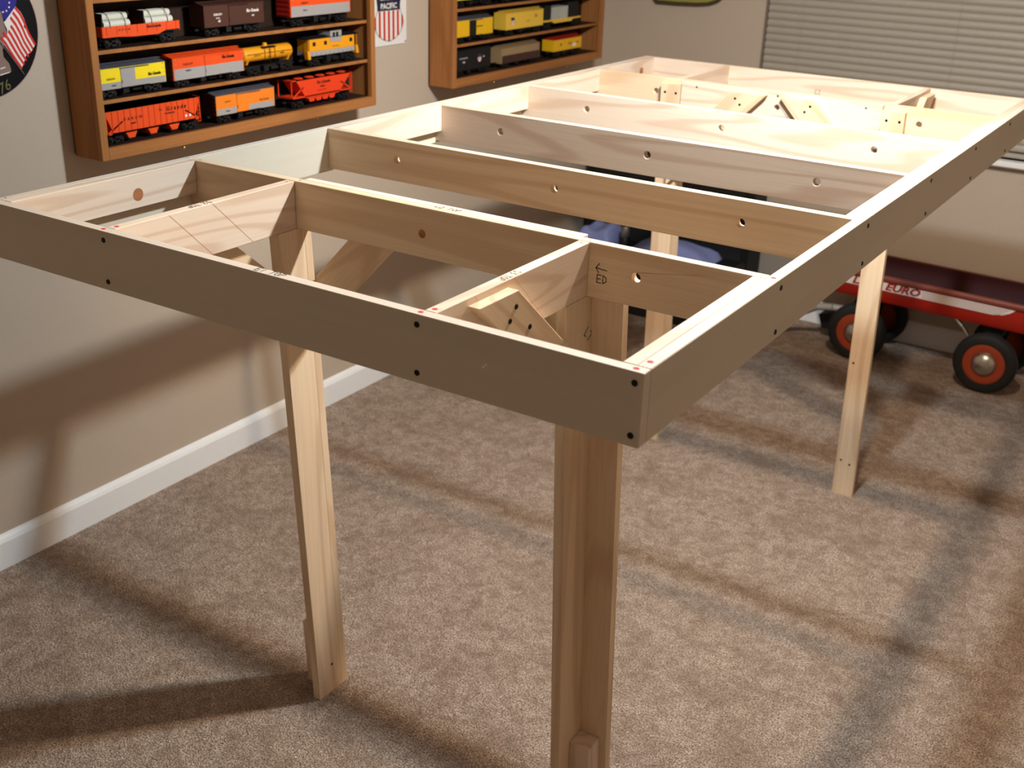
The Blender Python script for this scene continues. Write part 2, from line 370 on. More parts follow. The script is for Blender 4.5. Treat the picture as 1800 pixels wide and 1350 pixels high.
# screws
for x in (.29, .894, 1.208):
    for z in (1.146, 1.0785): screw(e1, (x, 0, z), (0, -1, 0))
for y in (.441, .862, 1.288, 1.686, 2.073):
    for z in (1.145, 1.0765): screw(sr, (TW, y, z), (1, 0, 0)); screw(sl, (0, y, z), (-1, 0, 0))
for y, z in ((.1818, 1.1264), (.1667, 1.1089), (.2209, 1.0848)): screw(bE, (S3+2*T+.0003, y, z), (1, 0, 0))
for x in (.2679, .3026): screw(lg3, (x, by, 1.122), (0, -1, 0), .0036)
for x in (.9187, .9533): screw(lg4, (x, by, 1.1215), (0, -1, 0), .0036)
for p in ((.4945, 1.132), (.51, 1.1164)): screw(bC, (p[0], by-T, p[1]), (0, -1, 0), .0034)
for p in ((.7134, 1.1356), (.6996, 1.1193)): screw(bD, (p[0], by-T, p[1]), (0, -1, 0), .0034)
for p in ((.367, 1.147), (.612, 1.15), (.86, 1.147)): screw(sp2, (p[0], by, p[1]), (0, -1, 0), .0028, plain('dull_screw', (90, 80, 66), .5, .5))
for x, z in ((.306, .16), ): screw(lg1, at(583, 1167, 0, .3105), (1, 0, 0), .0032)
for q in ((1500, 638), (1478, 808), (1493, 817)):
    p = at(*q, 1, by); screw(lg4, p, (0, -1, 0), .003)
# writing and marks
hand(e1, 'E1 TOP', (.604, .0045, H+.0004), (1, 0, 0), (0, 1, 0), .0125)
hand(sp1, 'C2 TOP', (.598, .4385, H+.0004), (1, 0, 0), (0, 1, 0), .0125)
hand(d2, 'S2 TOP', (S2+.004, .226, H+.0004), (0, -1, 0), (1, 0, 0), .012)
hand(d3, 'S3 TOP', (S3+.004, .231, H+.0004), (0, -1, 0), (1, 0, 0), .012, mat=GREYINK)
hand(cr[0], '<', (.9245, CY[0]-.0004, 1.112), (1, 0, 0), (0, 0, 1), .018, .0014)
hand(cr[0], 'ED', (.9275, CY[0]-.0004, 1.0975), (1, 0, 0), (0, 0, 1), .013, .0014)
hand(lg2, 'L7', (S3+T+.0016, .421, 1.006), (0, .66, -.75), (0, .75, .66), .017, .0014)
for par, x, y in ((e1, .2805, .010), (d2, .2855, .031), (e1, .893, .010), (d3, .901, .030), (sr, 1.208, .038), (e1, 1.204, .010), (sr, 1.209, .433)):
    dot(par, x, y, .0042, .0036, REDINK)
for par, x, y in ((d2, .287, .412), (cr[0], .299, .434), (cr[0], .905, .436), (d3, .902, .412), (sl, .009, .03), (sl, .01, .43), (cr[0], .042, .433)):
    dot(par, x, y, .0022, .0018, GREYINK)
def line_x(par, x, a, c_, mat, w=.0006):       # pencil line on a +x face
    mb = MB(); ribbon(mb, [a, c_], w); mb.build('pencil_line', mat, par, FX((x+.0003, 0, 0)))
line_x(d2, S2+T, (.127, 1.1595), (.215, 1.072), PENRED); line_x(d2, S2+T, (.222, 1.1595), (.311, 1.072), PENRED)
line_x(d3, S3+T, (.105, 1.1595), (.16, 1.105), PENRED); line_x(d3, S3+T, (.205, 1.1595), (.293, 1.072), PENRED)
def knot(par, c, X, Y, r):
    n = 18; X, Y = Vector(X), Vector(Y); w = M(c, X, Y, X.cross(Y))
    MB().add([(r*math.cos(2*math.pi*i/n), r*math.sin(2*math.pi*i/n)*1.05, .0003) for i in range(n)], [tuple(range(n))]).build('knot', KNOT, par, w)
hand(e2, 'E2', at(1432, 165, 1, TL-T-.0004), (1, 0, 0), (0, 0, 1), .013, .0014, mat=GREYINK)
knot(strip0, (2*T, .2805, 1.1215), (0, 1, 0), (0, 0, 1), .0115)
knot(cr[0], (.5843, CY[0], 1.1137), (1, 0, 0), (0, 0, 1), .0075)
knot(il, (2*T, 2.33, 1.125), (0, 1, 0), (0, 0, 1), .012)

# ------------------------------------------------------------------ wall display cases
XF = -.607
SH = [1.0365, 1.149, 1.2665, 1.384, 1.5015, 1.619, 1.7365]      # shelf centre heights, first = bottom panel
def display_case(y0, y1, label):
    z0, z1 = 1.012, 1.86
    t = thing('display_case', label, 'display case', (XW, (y0+y1)/2, z0), group='wooden wall display cases')
    MB().box(XW+.001, XW+.008, y0+.004, y1-.004, z0+.004, z1-.004).build('back_panel', CABD, t, W0)
    def pan(name, x0, x1, a, c_, z0_, z1_, vertical=False, mat=None):
        if vertical:
            w = M((x0, a, z0_), (0, 0, 1), (1, 0, 0), (0, 1, 0)); m = MB().box(0, z1_-z0_, 0, x1-x0, 0, c_-a)
        else:
            w = M((x1, a, z0_), (0, 1, 0), (-1, 0, 0), (0, 0, 1)); m = MB().box(0, c_-a, 0, x1-x0, 0, z1_-z0_)
        return m.build(name, mat or CABW, t, w, bevel=.001)
    xb = XW+.008; xs = XF-.016
    pan('side_panel', xb, xs, y0, y0+.012, z0, z1, True); pan('side_panel', xb, xs, y1-.012, y1, z0, z1, True)
    pan('bottom_panel', xb, xs, y0+.012, y1-.012, z0, z0+.012); pan('top_panel', xb, xs, y0+.012, y1-.012, z1-.012, z1)
    pan('stile', xs, XF, y0-.0005, y0+.0205, z0, z1, True); pan('stile', xs, XF, y1-.0205, y1+.0005, z0, z1, True)
    pan('rail', xs, XF, y0+.0205, y1-.0205, z0, z0+.029); pan('rail', xs, XF, y0+.0205, y1-.0205, z1-.029, z1)
    pan('shelf', xb, xs, y0+.012, y1-.012, SH[0]-.004, SH[0]+.0045, mat=CABD)
    for z in SH[1:]:
        s = pan('shelf', xb, xs-.004, y0+.012, y1-.012, z-.0045, z+.0045, mat=CABD)
        MB().box(xs-.004, xs-.001, y0+.0125, y1-.0125, z-.0045, z+.0045).build('shelf_edging', CABW, s, W0)
    return t
cL = display_case(.713, 1.770, 'left wooden wall display case with orange and yellow model train cars')
cR = display_case(2.189, 3.256, 'right wooden wall display case nearest the room corner, yellow model train cars')
for t, q in ((cL, (323.5, 259.5)), (cL, (558.5, 207.5)), (cR, (868, 144)), (cR, (995, 116.5))):
    p = at(*q, 0, XF-.012)
    b = MB().lathe([(0, -.004), (.003, -.0035), (.0046, -.001), (.0046, .001), (.003, .004), (.0016, .005), (.0016, 1.0125-p.z)], p, (0, 0, 1), 12); b.build('brass_knob', BRASS, t, W0, smooth=50)

# ------------------------------------------------------------------ model train cars
def pm(name, rgb, rough=.45): return plain(name, rgb, rough, noise=.02, spec=.35)
ORANGE = pm('orange_paint', (226, 78, 28)); ORANGE2 = pm('light_orange_paint', (232, 126, 34)); SILVER = pm('silver_paint', (158, 154, 154))
YELLOW = pm('bright_yellow_paint', (236, 210, 30)); GOLD = pm('gold_yellow_paint', (228, 152, 24)); BROWN = pm('boxcar_brown_paint', (74, 44, 36))
REDOR = pm('red_orange_paint', (222, 62, 26)); UPY = pm('pale_yellow_paint', (226, 184, 66)); UPY2 = pm('deep_yellow_paint', (226, 176, 22)); TAN = pm('tan_paint', (150, 124, 90))
DKBROWN = pm('dark_brown_paint', (62, 34, 32)); REDROOF = pm('red_paint', (176, 34, 24)); ROOFG = pm('slate_roof_paint', (82, 82, 92)); DARK = pm('dark_underframe', (14, 13, 14), .6)
LBLK = pm('black_lettering', (26, 20, 20)); LWHT = pm('white_lettering', (232, 228, 222)); LRED = pm('red_lettering', (196, 70, 36)); LBLU = pm('navy_lettering', (40, 44, 84)); PIPE = pm('white_pipe_plastic', (206, 206, 196))
CXC = -.660; CHW = .0275                        # car centre line and half width
whm = MB().lathe([(0, .0035), (.003, .0035), (.0055, .0022), (.0085, .0022), (.0085, -.001), (.0098, -.001), (.0098, -.004), (0, -.004)], (0, 0, 0), (1, 0, 0), 14).mesh('wheel', plain('wheel_steel', (30, 29, 29), .4, .4), 40)
def truck(car, y, zb):
    t = MB()
    for s in (-1, 1):
        x = s*.0215
        t.box(x-.0015, x+.0015, y-.021, y+.021, zb+.010, zb+.014); t.box(x-.0015, x+.0015, y-.006, y+.006, zb+.004, zb+.018)
        t.box(x-.0022, x+.0022, y-.019, y-.013, zb+.0065, zb+.0135); t.box(x-.0022, x+.0022, y+.013, y+.019, zb+.0065, zb+.0135)
    t.box(-.02, .02, y-.005, y+.005, zb+.011, zb+.018)
    t.cyl((-.02, y-.0155, zb+.0098), (.02, y-.0155, zb+.0098), .0013, 6); t.cyl((-.02, y+.0155, zb+.0098), (.02, y+.0155, zb+.0098), .0013, 6)
    o = t.build('truck', DARK, car)
    for s in (-1, 1):
        for dy in (-.0155, .0155):
            link('wheel', whm, o, WM[car] @ Matrix.Translation((s*.0165, y+dy, zb+.0098)) @ Matrix.Rotation(0 if s > 0 else math.pi, 4, 'Z'))
def car_base(name, label, y0, y1, zs, zbody, under=True):
    c = thing(name, label, 'model train car', (CXC, (y0+y1)/2, zs), group='model train cars in the wall display cases')
    hl = (y1-y0)/2
    for s in (-1, 1): truck(c, s*(hl-.034), 0)
    b = MB().box(-.008, .008, -hl+.004, hl-.004, .0165, max(zbody-zs, .019)+.0005)
    for s in (-1, 1): b.box(-.004, .004, s*(hl+.004)-.008, s*(hl+.004)+.008, .0155, .0205)
    if under:
        b.box(.006, .024, -.03, -.012, .0085, zbody-zs+.001); b.cyl((.012, .006, .013), (.012, .034, .013), .005, 10); b.box(-.02, .024, .036, .044, .011, zbody-zs+.001)
    b.build('underframe', DARK, c)
    return c, hl
def T3(car, s, y, z, size, mat, x=None, **k):
    w = WM[car] @ FX((CHW+.0012 if x is None else x, y, z)); return text(car, s, None, size, mat, world=w, **k)
def bars(car, n_, y, z, size, mat, x=None):     # rows of small marks too small to read
    w_ = size*.62; b_ = MB(); x = CHW+.0012 if x is None else x
    for j in range(n_):
        a = y+(j-n_/2)*w_; h_ = size*(.26+.07*((j*7) % 3)); b_.add([(x, a, z-h_), (x, a+w_*.62, z-h_), (x, a+w_*.62, z+h_*.8), (x, a, z+h_)], [(0, 1, 2, 3)])
    b_.build('marking', mat, car)
def boxcar(label, y0, y1, zs, zb, zt, up_, low=None, zsplit=None, roof=None, end=None, door=None, doormat=None, split_to=None, ribs=8, wide_frame=False):
    c, hl = car_base('model_boxcar', label, y0, y1, zs, zb); b0, t0 = zb-zs, zt-zs
    MB().box(-CHW, CHW, -hl, hl, b0, t0).build('body', up_, c, bevel=.0006)
    if low:
        zz = zsplit-zs
        for s in (-1, 1): MB().box(min(s*CHW, s*(CHW+.0006)), max(s*CHW, s*(CHW+.0006)), -hl+.003, hl-.003, b0+.0006, zz).build('lower_panel', low, c)
    if end:
        for s in (-1, 1):
            b = MB().box(-CHW+.0005, CHW-.0005, min(s*hl, s*(hl+.0008)), max(s*hl, s*(hl+.0008)), b0+.0005, t0-.0005)
            for j in range(5): z = b0+(j+.5)*(t0-b0)/5; b.box(-CHW+.004, CHW-.004, min(s*hl, s*(hl+.0022)), max(s*hl, s*(hl+.0022)), z-.0018, z+.0018)
            b.build('end_panel', end, c)
    r = MB().prism([(-CHW-.001, t0), (CHW+.001, t0), (CHW+.001, t0+.0012), (0, t0+.006), (-CHW-.001, t0+.0012)], 1, -hl-.001, hl+.001)
    for j in range(ribs+1):
        y = -hl+j*2*hl/ribs; r.prism([(CHW, t0+.0014), (0, t0+.0068), (-CHW, t0+.0014), (-CHW, t0+.0004), (CHW, t0+.0004)], 1, y-.0008, y+.0008)
    ro = r.build('roof', roof or up_, c)
    MB().box(-.006, .006, -hl-.004, hl+.004, t0+.0075, t0+.0088).build('roof_walk', roof or up_, c)
    if door:
        a, d = door[0]-(y0+y1)/2, door[1]-(y0+y1)/2
        do = MB().box(CHW+.0004, CHW+.0018, a, d, b0+.001, t0-.002).build('door', doormat or up_, c)
        MB().box(CHW+.0018, CHW+.0026, a+.001, a+.0022, b0+.012, b0+.02).build('door_handle', DARK, do)
        MB().box(CHW+.0003, CHW+.0028, a-.002, d+(d-a), t0-.0035, t0-.0015).build('door_track', DARK if not roof else roof, c)
        MB().box(CHW+.0003, CHW+.0028, a-.002, d+(d-a), b0+.0004, b0+.002).build('door_track', DARK, c)
    ld = MB()
    for y in (-hl+.004, hl-.011):
        for j in range(5): z = b0+.004+j*(t0-b0-.008)/4; ld.box(CHW+.0006, CHW+.0016, y, y+.007, z, z+.0008)
    ld.build('ladder', up_ if not low else low, c)
    return c, hl
R1, R2, R3 = SH[2]+.0045, SH[1]+.0045, SH[0]+.0045
# --- left case, upper row
c, hl = car_base('model_gondola', 'orange model gondola car loaded with white pipes, upper row of left case', .772, 1.013, R1, 1.297, False)
b0, t0 = 1.2965-R1, 1.3225-R1
side = [(-hl, t0), (hl, t0), (hl, b0+.006), (hl*.62, b0+.006), (hl*.42, b0-.002), (-hl*.25, b0-.002), (-hl*.62, b0+.001), (-hl, b0+.001)]
for s in (-1, 1): MB().prism(side, 0, min(s*CHW, s*(CHW-.0015)), max(s*CHW, s*(CHW-.0015))).build('side_panel', ORANGE, c)
for s in (-1, 1): MB().box(-CHW+.0015, CHW-.0015, s*hl-.001, s*hl+.001, b0+.002, t0).build('end_panel', ORANGE, c)
MB().box(-CHW+.0015, CHW-.0015, -hl, hl, b0+.003, b0+.005).build('deck', DARK, c)
for j in range(8): y = -hl+.012+j*(2*hl-.024)/7; MB().box(CHW, CHW+.0009, y-.0007, y+.0007, b0+.006, t0).build('side_rib', REDOR, c)
T3(c, 'D R G W', -.055, b0+.0165, .0075, LBLK, spacing=1.3); T3(c, 'RioGrande', .036, b0+.0185, .0105, LBLK, shear=.2, bold=.0002)
yc = (.772+1.013)/2
for a, d in ((.779, .858), (.905, .993)):
    rp = .0088; z = t0-.004
    for q, (x, zz) in enumerate(((-.018, rp), (0, rp), (.018, rp), (-.009, rp*2.75), (.009, rp*2.75))):
        p = MB().lathe([(rp*.8, d-yc), (rp, d-yc), (rp, a-yc), (rp*.8, a-yc), (rp*.8, d-yc)], (x, 0, z+zz), (0, 1, 0), 16).build('pipe', PIPE, c, smooth=40)
    for f in (.22, .8):
        y = a-yc+(d-a)*f; MB().tube([(.027, y, z), (.0275, y, z+rp*1.4), (.019, y, z+rp*3.4), (.009, y, z+rp*3.85), (-.009, y, z+rp*3.85), (-.019, y, z+rp*3.4), (-.0275, y, z)], .0008, 5).build('tie_band', DARK, c)
    for s in (a-yc-.004,): MB().box(-.026, .026, s-.0015, s+.0015, z, z+rp*3.9).build('bulkhead', DARK, c)
c, hl = boxcar('dark brown model boxcar with white lettering, upper row of left case', 1.098, 1.318, R1, 1.2955, 1.350, BROWN, door=(1.186, 1.222))
T3(c, 'D&RGW', -.062, .056, .008, LWHT, bold=.0002); bars(c, 5, -.062, .047, .0045, LWHT); T3(c, '68', -.058, .039, .0085, LWHT, bold=.0002); T3(c, 'Rio Grande', .066, .059, .0115, LWHT, shear=.15, bold=.0004, xs=.85); bars(c, 2, .068, .046, .008, LWHT)
c, hl = boxcar('orange over silver model boxcar at the right end of the upper row, left case', 1.425, 1.685, R1, 1.299, 1.362, ORANGE, SILVER, 1.3285, roof=ORANGE, end=REDROOF)
T3(c, 'D&RGW', -.07, .065, .008, LBLK); bars(c, 5, -.07, .045, .006, LBLK); T3(c, 'Rio Grande', .07, .078, .010, LBLK, shear=.15)
# --- left case, middle row
c, hl = boxcar('bright yellow over silver model boxcar with grey door, middle row of left case', .744, .954, R2, 1.1755, 1.226, YELLOW, SILVER, 1.192, roof=ROOFG, door=(.812, .856), doormat=SILVER)
T3(c, 'Rio Grande', .068, .047, .010, LBLK, shear=.1, bold=.0004, xs=.85); T3(c, 'D&RGW', -.068, .047, .007, LBLK); bars(c, 5, -.06, .031, .005, LBLK)
c, hl = boxcar('orange over silver model boxcar with orange roof in the middle row of left case', .979, 1.231, R2, 1.173, 1.2285, ORANGE, SILVER, 1.2015, roof=ORANGE, end=DKBROWN, door=(1.088, 1.135), doormat=ORANGE)
MB().box(CHW+.0019, CHW+.0024, 1.088-1.105, 1.135-1.105, .0205, .048).build('door_panel', SILVER, c)
T3(c, 'D&RGW', -.075, .058, .008, LBLK, spacing=1.2); bars(c, 5, -.075, .042, .006, LBLK); T3(c, 'Rio Grande', .068, .064, .011, LBLK, shear=.1, bold=.0004, xs=.85)
# tank car
c, hl = car_base('model_tank_car', 'golden yellow model tank car with small dome, middle row of left case', 1.243, 1.441, R2, 1.176)
zc, r = 1.2085-R2, .0195
MB().lathe([(0, -hl-.001), (r*.55, -hl+.0005), (r*.88, -hl+.004), (r, -hl+.009), (r, hl-.009), (r*.88, hl-.004), (r*.55, hl-.0005), (0, hl+.001)], (0, 0, zc), (0, 1, 0), 28).build('tank', GOLD, c, smooth=60)
MB().lathe([(0, .028), (.005, .0275), (.007, .025), (.007, .012)], (0, 0, zc), (0, 0, 1), 16).build('dome', GOLD, c, smooth=50)
for s in (-1, 1):
    y = s*(hl-.017); MB().prism([(-.018, zc-.008), (.018, zc-.008), (.008, zc-.026), (-.008, zc-.026)], 1, y-.004, y+.004).build('saddle', GOLD, c)
MB().box(-.0205, .0205, -.026, .026, zc+.0165, zc+.0185).build('walkway', DARK, c)
b = MB()
for y in (-.02, 0, .02): b.box(.0195, .0206, y-.0006, y+.0006, zc-.024, zc+.018)
for j in range(6): b.box(.0195, .0206, -.006, .006, zc-.02+j*.006, zc-.0192+j*.006)
b.build('ladder', DARK, c)
MB().tube([(.0215, -hl+.01, zc+.003), (.0215, hl-.01, zc+.003)], .0007, 5).build('handrail', DARK, c)
T3(c, 'D&RGW', -.05, zc-.002, .007, LBLK, x=r+.0004); bars(c, 4, .05, zc-.002, .007, LBLK, x=r+.0004)
# caboose
c, hl = car_base('model_caboose', 'golden yellow model caboose with grey cupola at right end of middle row, left case', 1.49, 1.723, R2, 1.182)
yc = (1.49+1.723)/2; a, d = 1.502-yc, 1.704-yc
MB().box(-.024, .024, a, d, 1.197-R2, 1.232-R2).build('body', GOLD, c, bevel=.0006)
b = MB().box(-.0245, .0245, a, d, 1.184-R2, 1.197-R2)
for j in range(10): y = a+.012+j*(d-a-.024)/9; b.box(.0245, .0262, y-.003, y+.003, 1.184-R2, 1.1915-R2)
b.build('sill', SILVER, c)
MB().prism([(-.026, 1.232-R2), (.026, 1.232-R2), (.026, 1.2335-R2), (0, 1.238-R2), (-.026, 1.2335-R2)], 1, -hl, hl).build('roof', DARK, c)
cu = MB().box(-.0255, .0255, 1.593-yc, 1.644-yc, 1.2185-R2, 1.25-R2).build('cupola', SILVER, c)
MB().box(-.027, .027, 1.591-yc, 1.646-yc, 1.25-R2, 1.2525-R2).build('cupola_roof', DARK, cu)
for y in (1.609, 1.624): MB().box(.0253, .0262, y-yc-.005, y-yc+.005, 1.231-R2, 1.245-R2).build('window', DARK, cu)
for y in (1.522, 1.572, 1.688): MB().box(.0238, .0248, y-yc-.006, y-yc+.006, 1.212-R2, 1.223-R2).build('window', DARK, c)
for s, y in ((-1, 1.496), (1, 1.714)):
    MB().prism([(y-yc-.006, .046), (y-yc+.004, .046), (y-yc+.009*1, .022), (y-yc-.003, .022)], 0, .012, .026).build('steps', GOLD, c)
    MB().tube([(.025, y-yc, .046), (.025, y-yc, .079)], .0009, 5).build('end_rail', GOLD, c)
T3(c, 'Rio Grande', .012, .052, .006, LBLK, x=.0246)
# --- left case, bottom row
def hopper(name, label, y0, y1, zs, zb, zt, mat, full, outlets):
    c, hl = car_base(name, label, y0, y1, zs, zs+.02, False); b0, t0 = zb-zs, zt-zs
    if full:
        poly = [(-hl, t0), (hl, t0), (hl-.022, b0+.017), (hl-.022, b0), (-hl+.022, b0), (-hl+.022, b0+.017)]
        poly = [(-hl+.002, t0), (hl-.002, t0), (hl-.002, t0-.012), (hl-.017, b0+.014), (hl-.017, b0), (-hl+.017, b0), (-hl+.017, b0+.014), (-hl+.002, t0-.012)]
    else: poly = [(-hl+.02, t0), (hl-.002, t0), (hl-.062, b0-.003), (-hl+.062, b0-.003)]
    MB().prism(poly, 0, -CHW, CHW).build('body', mat, c)
    fr = MB().box(-CHW, CHW, -hl, hl, b0, b0+.0035)
    for y in (-hl, hl-.003): fr.box(CHW-.003, CHW, y, y+.003, b0, t0); fr.box(-CHW, -CHW+.003, y, y+.003, b0, t0)
    for y, e in ((-hl, -hl+.05), (hl, hl-.05)): fr.add([(CHW-.002, y, b0+.002), (CHW, y, b0+.002), (CHW, e, b0+.03), (CHW-.002, e, b0+.03), (CHW-.002, y+(e-y)*.08, b0+.0), (CHW, y+(e-y)*.08, b0), (CHW, e+(e-y)*.08, b0+.028), (CHW-.002, e+(e-y)*.08, b0+.028)], [(0, 1, 2, 3), (4, 5, 6, 7), (1, 5, 6, 2), (0, 4, 7, 3)])
    fr.box(-CHW, CHW, -hl, hl, t0-.0025, t0)
    fr.build('frame', mat, c)
    ld = MB()
    for j in range(6): z = b0-.006+j*(t0-b0)/6; ld.box(CHW, CHW+.001, hl-.010, hl-.001, z, z+.0012)
    ld.box(CHW, CHW+.001, hl-.0105, hl-.0093, b0-.008, t0); ld.box(CHW, CHW+.001, hl-.0017, hl-.0005, b0-.008, t0)
    ld.build('ladder', mat, c)
    for y in outlets: MB().prism([(y-.019, b0+.001), (y+.019, b0+.001), (y+.009, b0-.016), (y-.009, b0-.016)], 0, -.018, CHW-.003).build('outlet', mat, c)
    return c, hl, b0, t0
c, hl, b0, t0 = hopper('model_hopper_car', 'long orange ribbed model hopper car at left end of bottom row, left case', .752, 1.060, R3, 1.0665, 1.1255, ORANGE, True, (-.075, -.005, .065))
for j in range(15): y = -hl+.02+j*(2*hl-.04)/14; MB().box(CHW, CHW+.0012, y-.0008, y+.0008, b0+.004, t0-.003).build('side_rib', REDOR, c)
T3(c, 'D & R G W', -.07, .058, .010, LBLK, spacing=1.25); bars(c, 5, -.07, .046, .0055, LBLK); T3(c, 'Rio', .02, .067, .008, LBLK, shear=.1); T3(c, 'G r a n d e', .072, .066, .015, LBLK, shear=.12, bold=.0003); bars(c, 11, .05, .055, .005, LBLK)
for y in (.103, .117): MB().box(CHW+.0004, CHW+.0014, y-.0032, y+.0032, .037, .043).build('data_plate', LWHT, c)
c, hl = boxcar('light orange over silver model boxcar with dark roof, bottom row of left case', 1.118, 1.343, R3, 1.0635, 1.1165, ORANGE2, SILVER, 1.0805, roof=ROOFG, end=DKBROWN, door=(1.195, 1.24), doormat=ORANGE2)
T3(c, 'Rio Grande', .07, .047, .009, LBLK, shear=.1, xs=.85); T3(c, 'D&RGW', -.07, .057, .006, LBLK); bars(c, 5, -.07, .032, .005, LBLK)
c, hl, b0, t0 = hopper('model_hopper_car', 'red-orange model hopper with sloped ends at right end of bottom row, left case', 1.4135, 1.684, R3, 1.0705, 1.123, REDOR, False, (-.045, -.015, .015, .045))
for j in range(5): y = -hl+.05+j*(2*hl-.08)/4; MB().lathe([(0, .0035), (.012, .003), (.016, 0)], (.008, y, t0), (0, 0, 1), 12).build('hatch', REDOR, c)
T3(c, 'Rio Grande', .005, b0+.037, .0125, LBLK, shear=.1, bold=.0002); bars(c, 5, -.0, b0+.025, .007, LBLK); T3(c, 'D  R  G  W', -.005, b0+.014, .0075, LBLK)
# --- right case
R1, R2, R3 = SH[2]+.0045, SH[1]+.0045, SH[0]+.0045
boxcar('yellow-green model boxcar in the topmost visible row of right case', 2.236, 2.47, R1, 1.296, 1.35, pm('yellow_green_paint', (190, 186, 60)))
boxcar('black model boxcar beside yellow-green one, topmost visible row of right case', 2.53, 2.79, R1, 1.292, 1.35, DARK)
c, hl = boxcar('deep yellow model boxcar with dark open doorway, middle row of right case', 2.236, 2.4675, R2, 1.1745, 1.230, UPY2, roof=ROOFG, door=(2.32, 2.36), doormat=DARK)
for s in (-.105, -.085, -.065, -.045, .02, .04, .06, .08, .1): MB().box(CHW, CHW+.0009, s-.0006, s+.0006, .022, .074).build('side_rib', UPY2, c)
MB().box(CHW+.0006, CHW+.0016, .012, .05, .05, .0525).build('hand_rail', DARK, c)
c, hl = boxcar('pale yellow model reefer car with shield emblem, middle row of right case', 2.555, 2.815, R2, 1.1755, 1.2335, UPY, roof=UPY)
def shield(car, y, z, s, x):
    o = MB().add([(x, y+a*s, z+b_*s) for a, b_ in ((-.5, .1), (.5, .1), (.5, -.25), (.25, -.5), (0, -.6), (-.25, -.5), (-.5, -.25))], [tuple(range(7))]).build('emblem', LWHT, car)
    MB().add([(x+.0003, y+a*s, z+b_*s) for a, b_ in ((-.5, .1), (.5, .1), (.55, .55), (-.55, .55))], [(0, 1, 2, 3)]).build('emblem_band', LBLU, o)
    b = MB()
    for k in (-.4, -.13, .13, .4): b.add([(x+.0003, y+(k-.06)*s, z+.1*s), (x+.0003, y+(k+.06)*s, z+.1*s), (x+.0003, y+(k+.06)*s, z-.4*s), (x+.0003, y+(k-.06)*s, z-.4*s)], [(0, 1, 2, 3)])
    b.build('emblem_stripes', LRED, o)
shield(c, -.087, .052, .022, CHW+.001); T3(c, '26', .075, .061, .016, LRED, bold=.0005); bars(c, 6, .02, .045, .006, LRED)
# flat car with crate
c, hl = car_base('model_flat_car', 'yellow model flat car carrying a grey crate and black loads, right case', 2.822, 3.106, R2, 1.183, False)
MB().prism([(-hl, .036), (hl, .036), (hl, .030), (hl-.06, .030), (hl-.075, .022), (-hl+.075, .022), (-hl+.06, .030), (-hl, .030)], 0, -CHW, CHW).build('deck', UPY, c)
yc = (2.822+3.106)/2
b = MB().box(-.022, .024, 2.887-yc, 2.942-yc, .036, .0815); b.build('crate', pm('pale_grey_crate', (168, 170, 164)), c); MB().box(-.022, .026, 2.947-yc, 3.003-yc, .036, .0815).build('crate', pm('grey_crate', (176, 176, 170)), c)
MB().box(-.022, .024, 3.010-yc, 3.09-yc, .036, .094).build('load', DARK, c, bevel=.002); MB().box(-.022, .022, 2.842-yc, 2.882-yc, .036, .09).build('load', DARK, c, bevel=.002)
# bottom row
c, hl = boxcar('black model boxcar with small white shield emblem, bottom row of right case', 2.236, 2.458, R3, 1.06, 1.128, DARK)
T3(c, 'UNION PACIFIC', -.062, .061, .007, LWHT); bars(c, 3, -.06, .048, .008, LWHT); shield(c, .038, .055, .024, CHW+.001); bars(c, 2, .065, .058, .008, LWHT)
c, hl = boxcar('tan over dark brown model boxcar, bottom row of right case', 2.531, 2.797, R3, 1.058, 1.112, TAN, DKBROWN, 1.086)
c, hl = boxcar('yellow model boxcar with red roof at right end of bottom row, right case', 2.905, 3.124, R3, 1.066, 1.110, UPY2, roof=REDROOF)
bars(c, 1, -.055, .049, .018, LBLK); bars(c, 5, .015, .049, .011, LRED); bars(c, 2, .075, .05, .013, LRED)
MB().box(CHW+.0008, CHW+.0014, .035, .06, .035, .047).build('placard', LWHT, c)

# ------------------------------------------------------------------ wall signs
WHT = pm('white_enamel', (226, 224, 222)); SRED = pm('sign_red', (196, 44, 30)); SNAVY = pm('sign_navy', (26, 28, 56)); SBLUE = pm('flag_blue', (26, 20, 130)); FRED = pm('flag_red', (212, 36, 34)); SBLK = plain('sign_black', (9, 9, 12), .5, spec=.15)
sg = thing('shield_sign', 'white square metal wall sign with red striped shield between the display cases', 'sign', (XW+.001, 1.972, 1.167))
SX = XW+.0035
MB().box(XW+.0005, SX, 1.877, 2.0667, 1.167, 1.43).build('sign_panel', WHT, sg, W0, bevel=.0008)
pf = [(0, 1.180), (.028, 1.186), (.052, 1.198), (.068, 1.215), (.0765, 1.236), (.074, 1.252), (.066, 1.266), (.0585, 1.277), (.058, 1.292), (.063, 1.32), (.076, 1.345), (.07, 1.362), (.04, 1.374), (0, 1.38)]
SC = 1.9722
def halfw(z):
    for (a, za), (c_, zc_) in zip(pf, pf[1:]):
        if za <= z <= zc_: return a+(c_-a)*(z-za)/(zc_-za)
    return 0
def zlow(d):
    for (a, za), (c_, zc_) in zip(pf[:5], pf[1:5]):
        if a <= d <= c_: return za+(zc_-za)*(d-a)/(c_-a)
    return 1.236
out = [(SC+a, z) for a, z in pf]+[(SC-a, z) for a, z in reversed(pf[1:-1])]
n = len(out); MB().add([(SX+.0004, y, z) for y, z in out], [tuple(range(n))]).build('shield', WHT, sg, W0)
b = MB(); b2_ = [(a, z) for a, z in pf if z >= 1.277]; o2 = [(SC+a, z) for a, z in b2_]+[(SC-a, z) for a, z in reversed(b2_[:-1])]
MB().add([(SX+.0008, y, z) for y, z in o2], [tuple(range(len(o2)))]).build('shield_band', SNAVY, sg, W0)
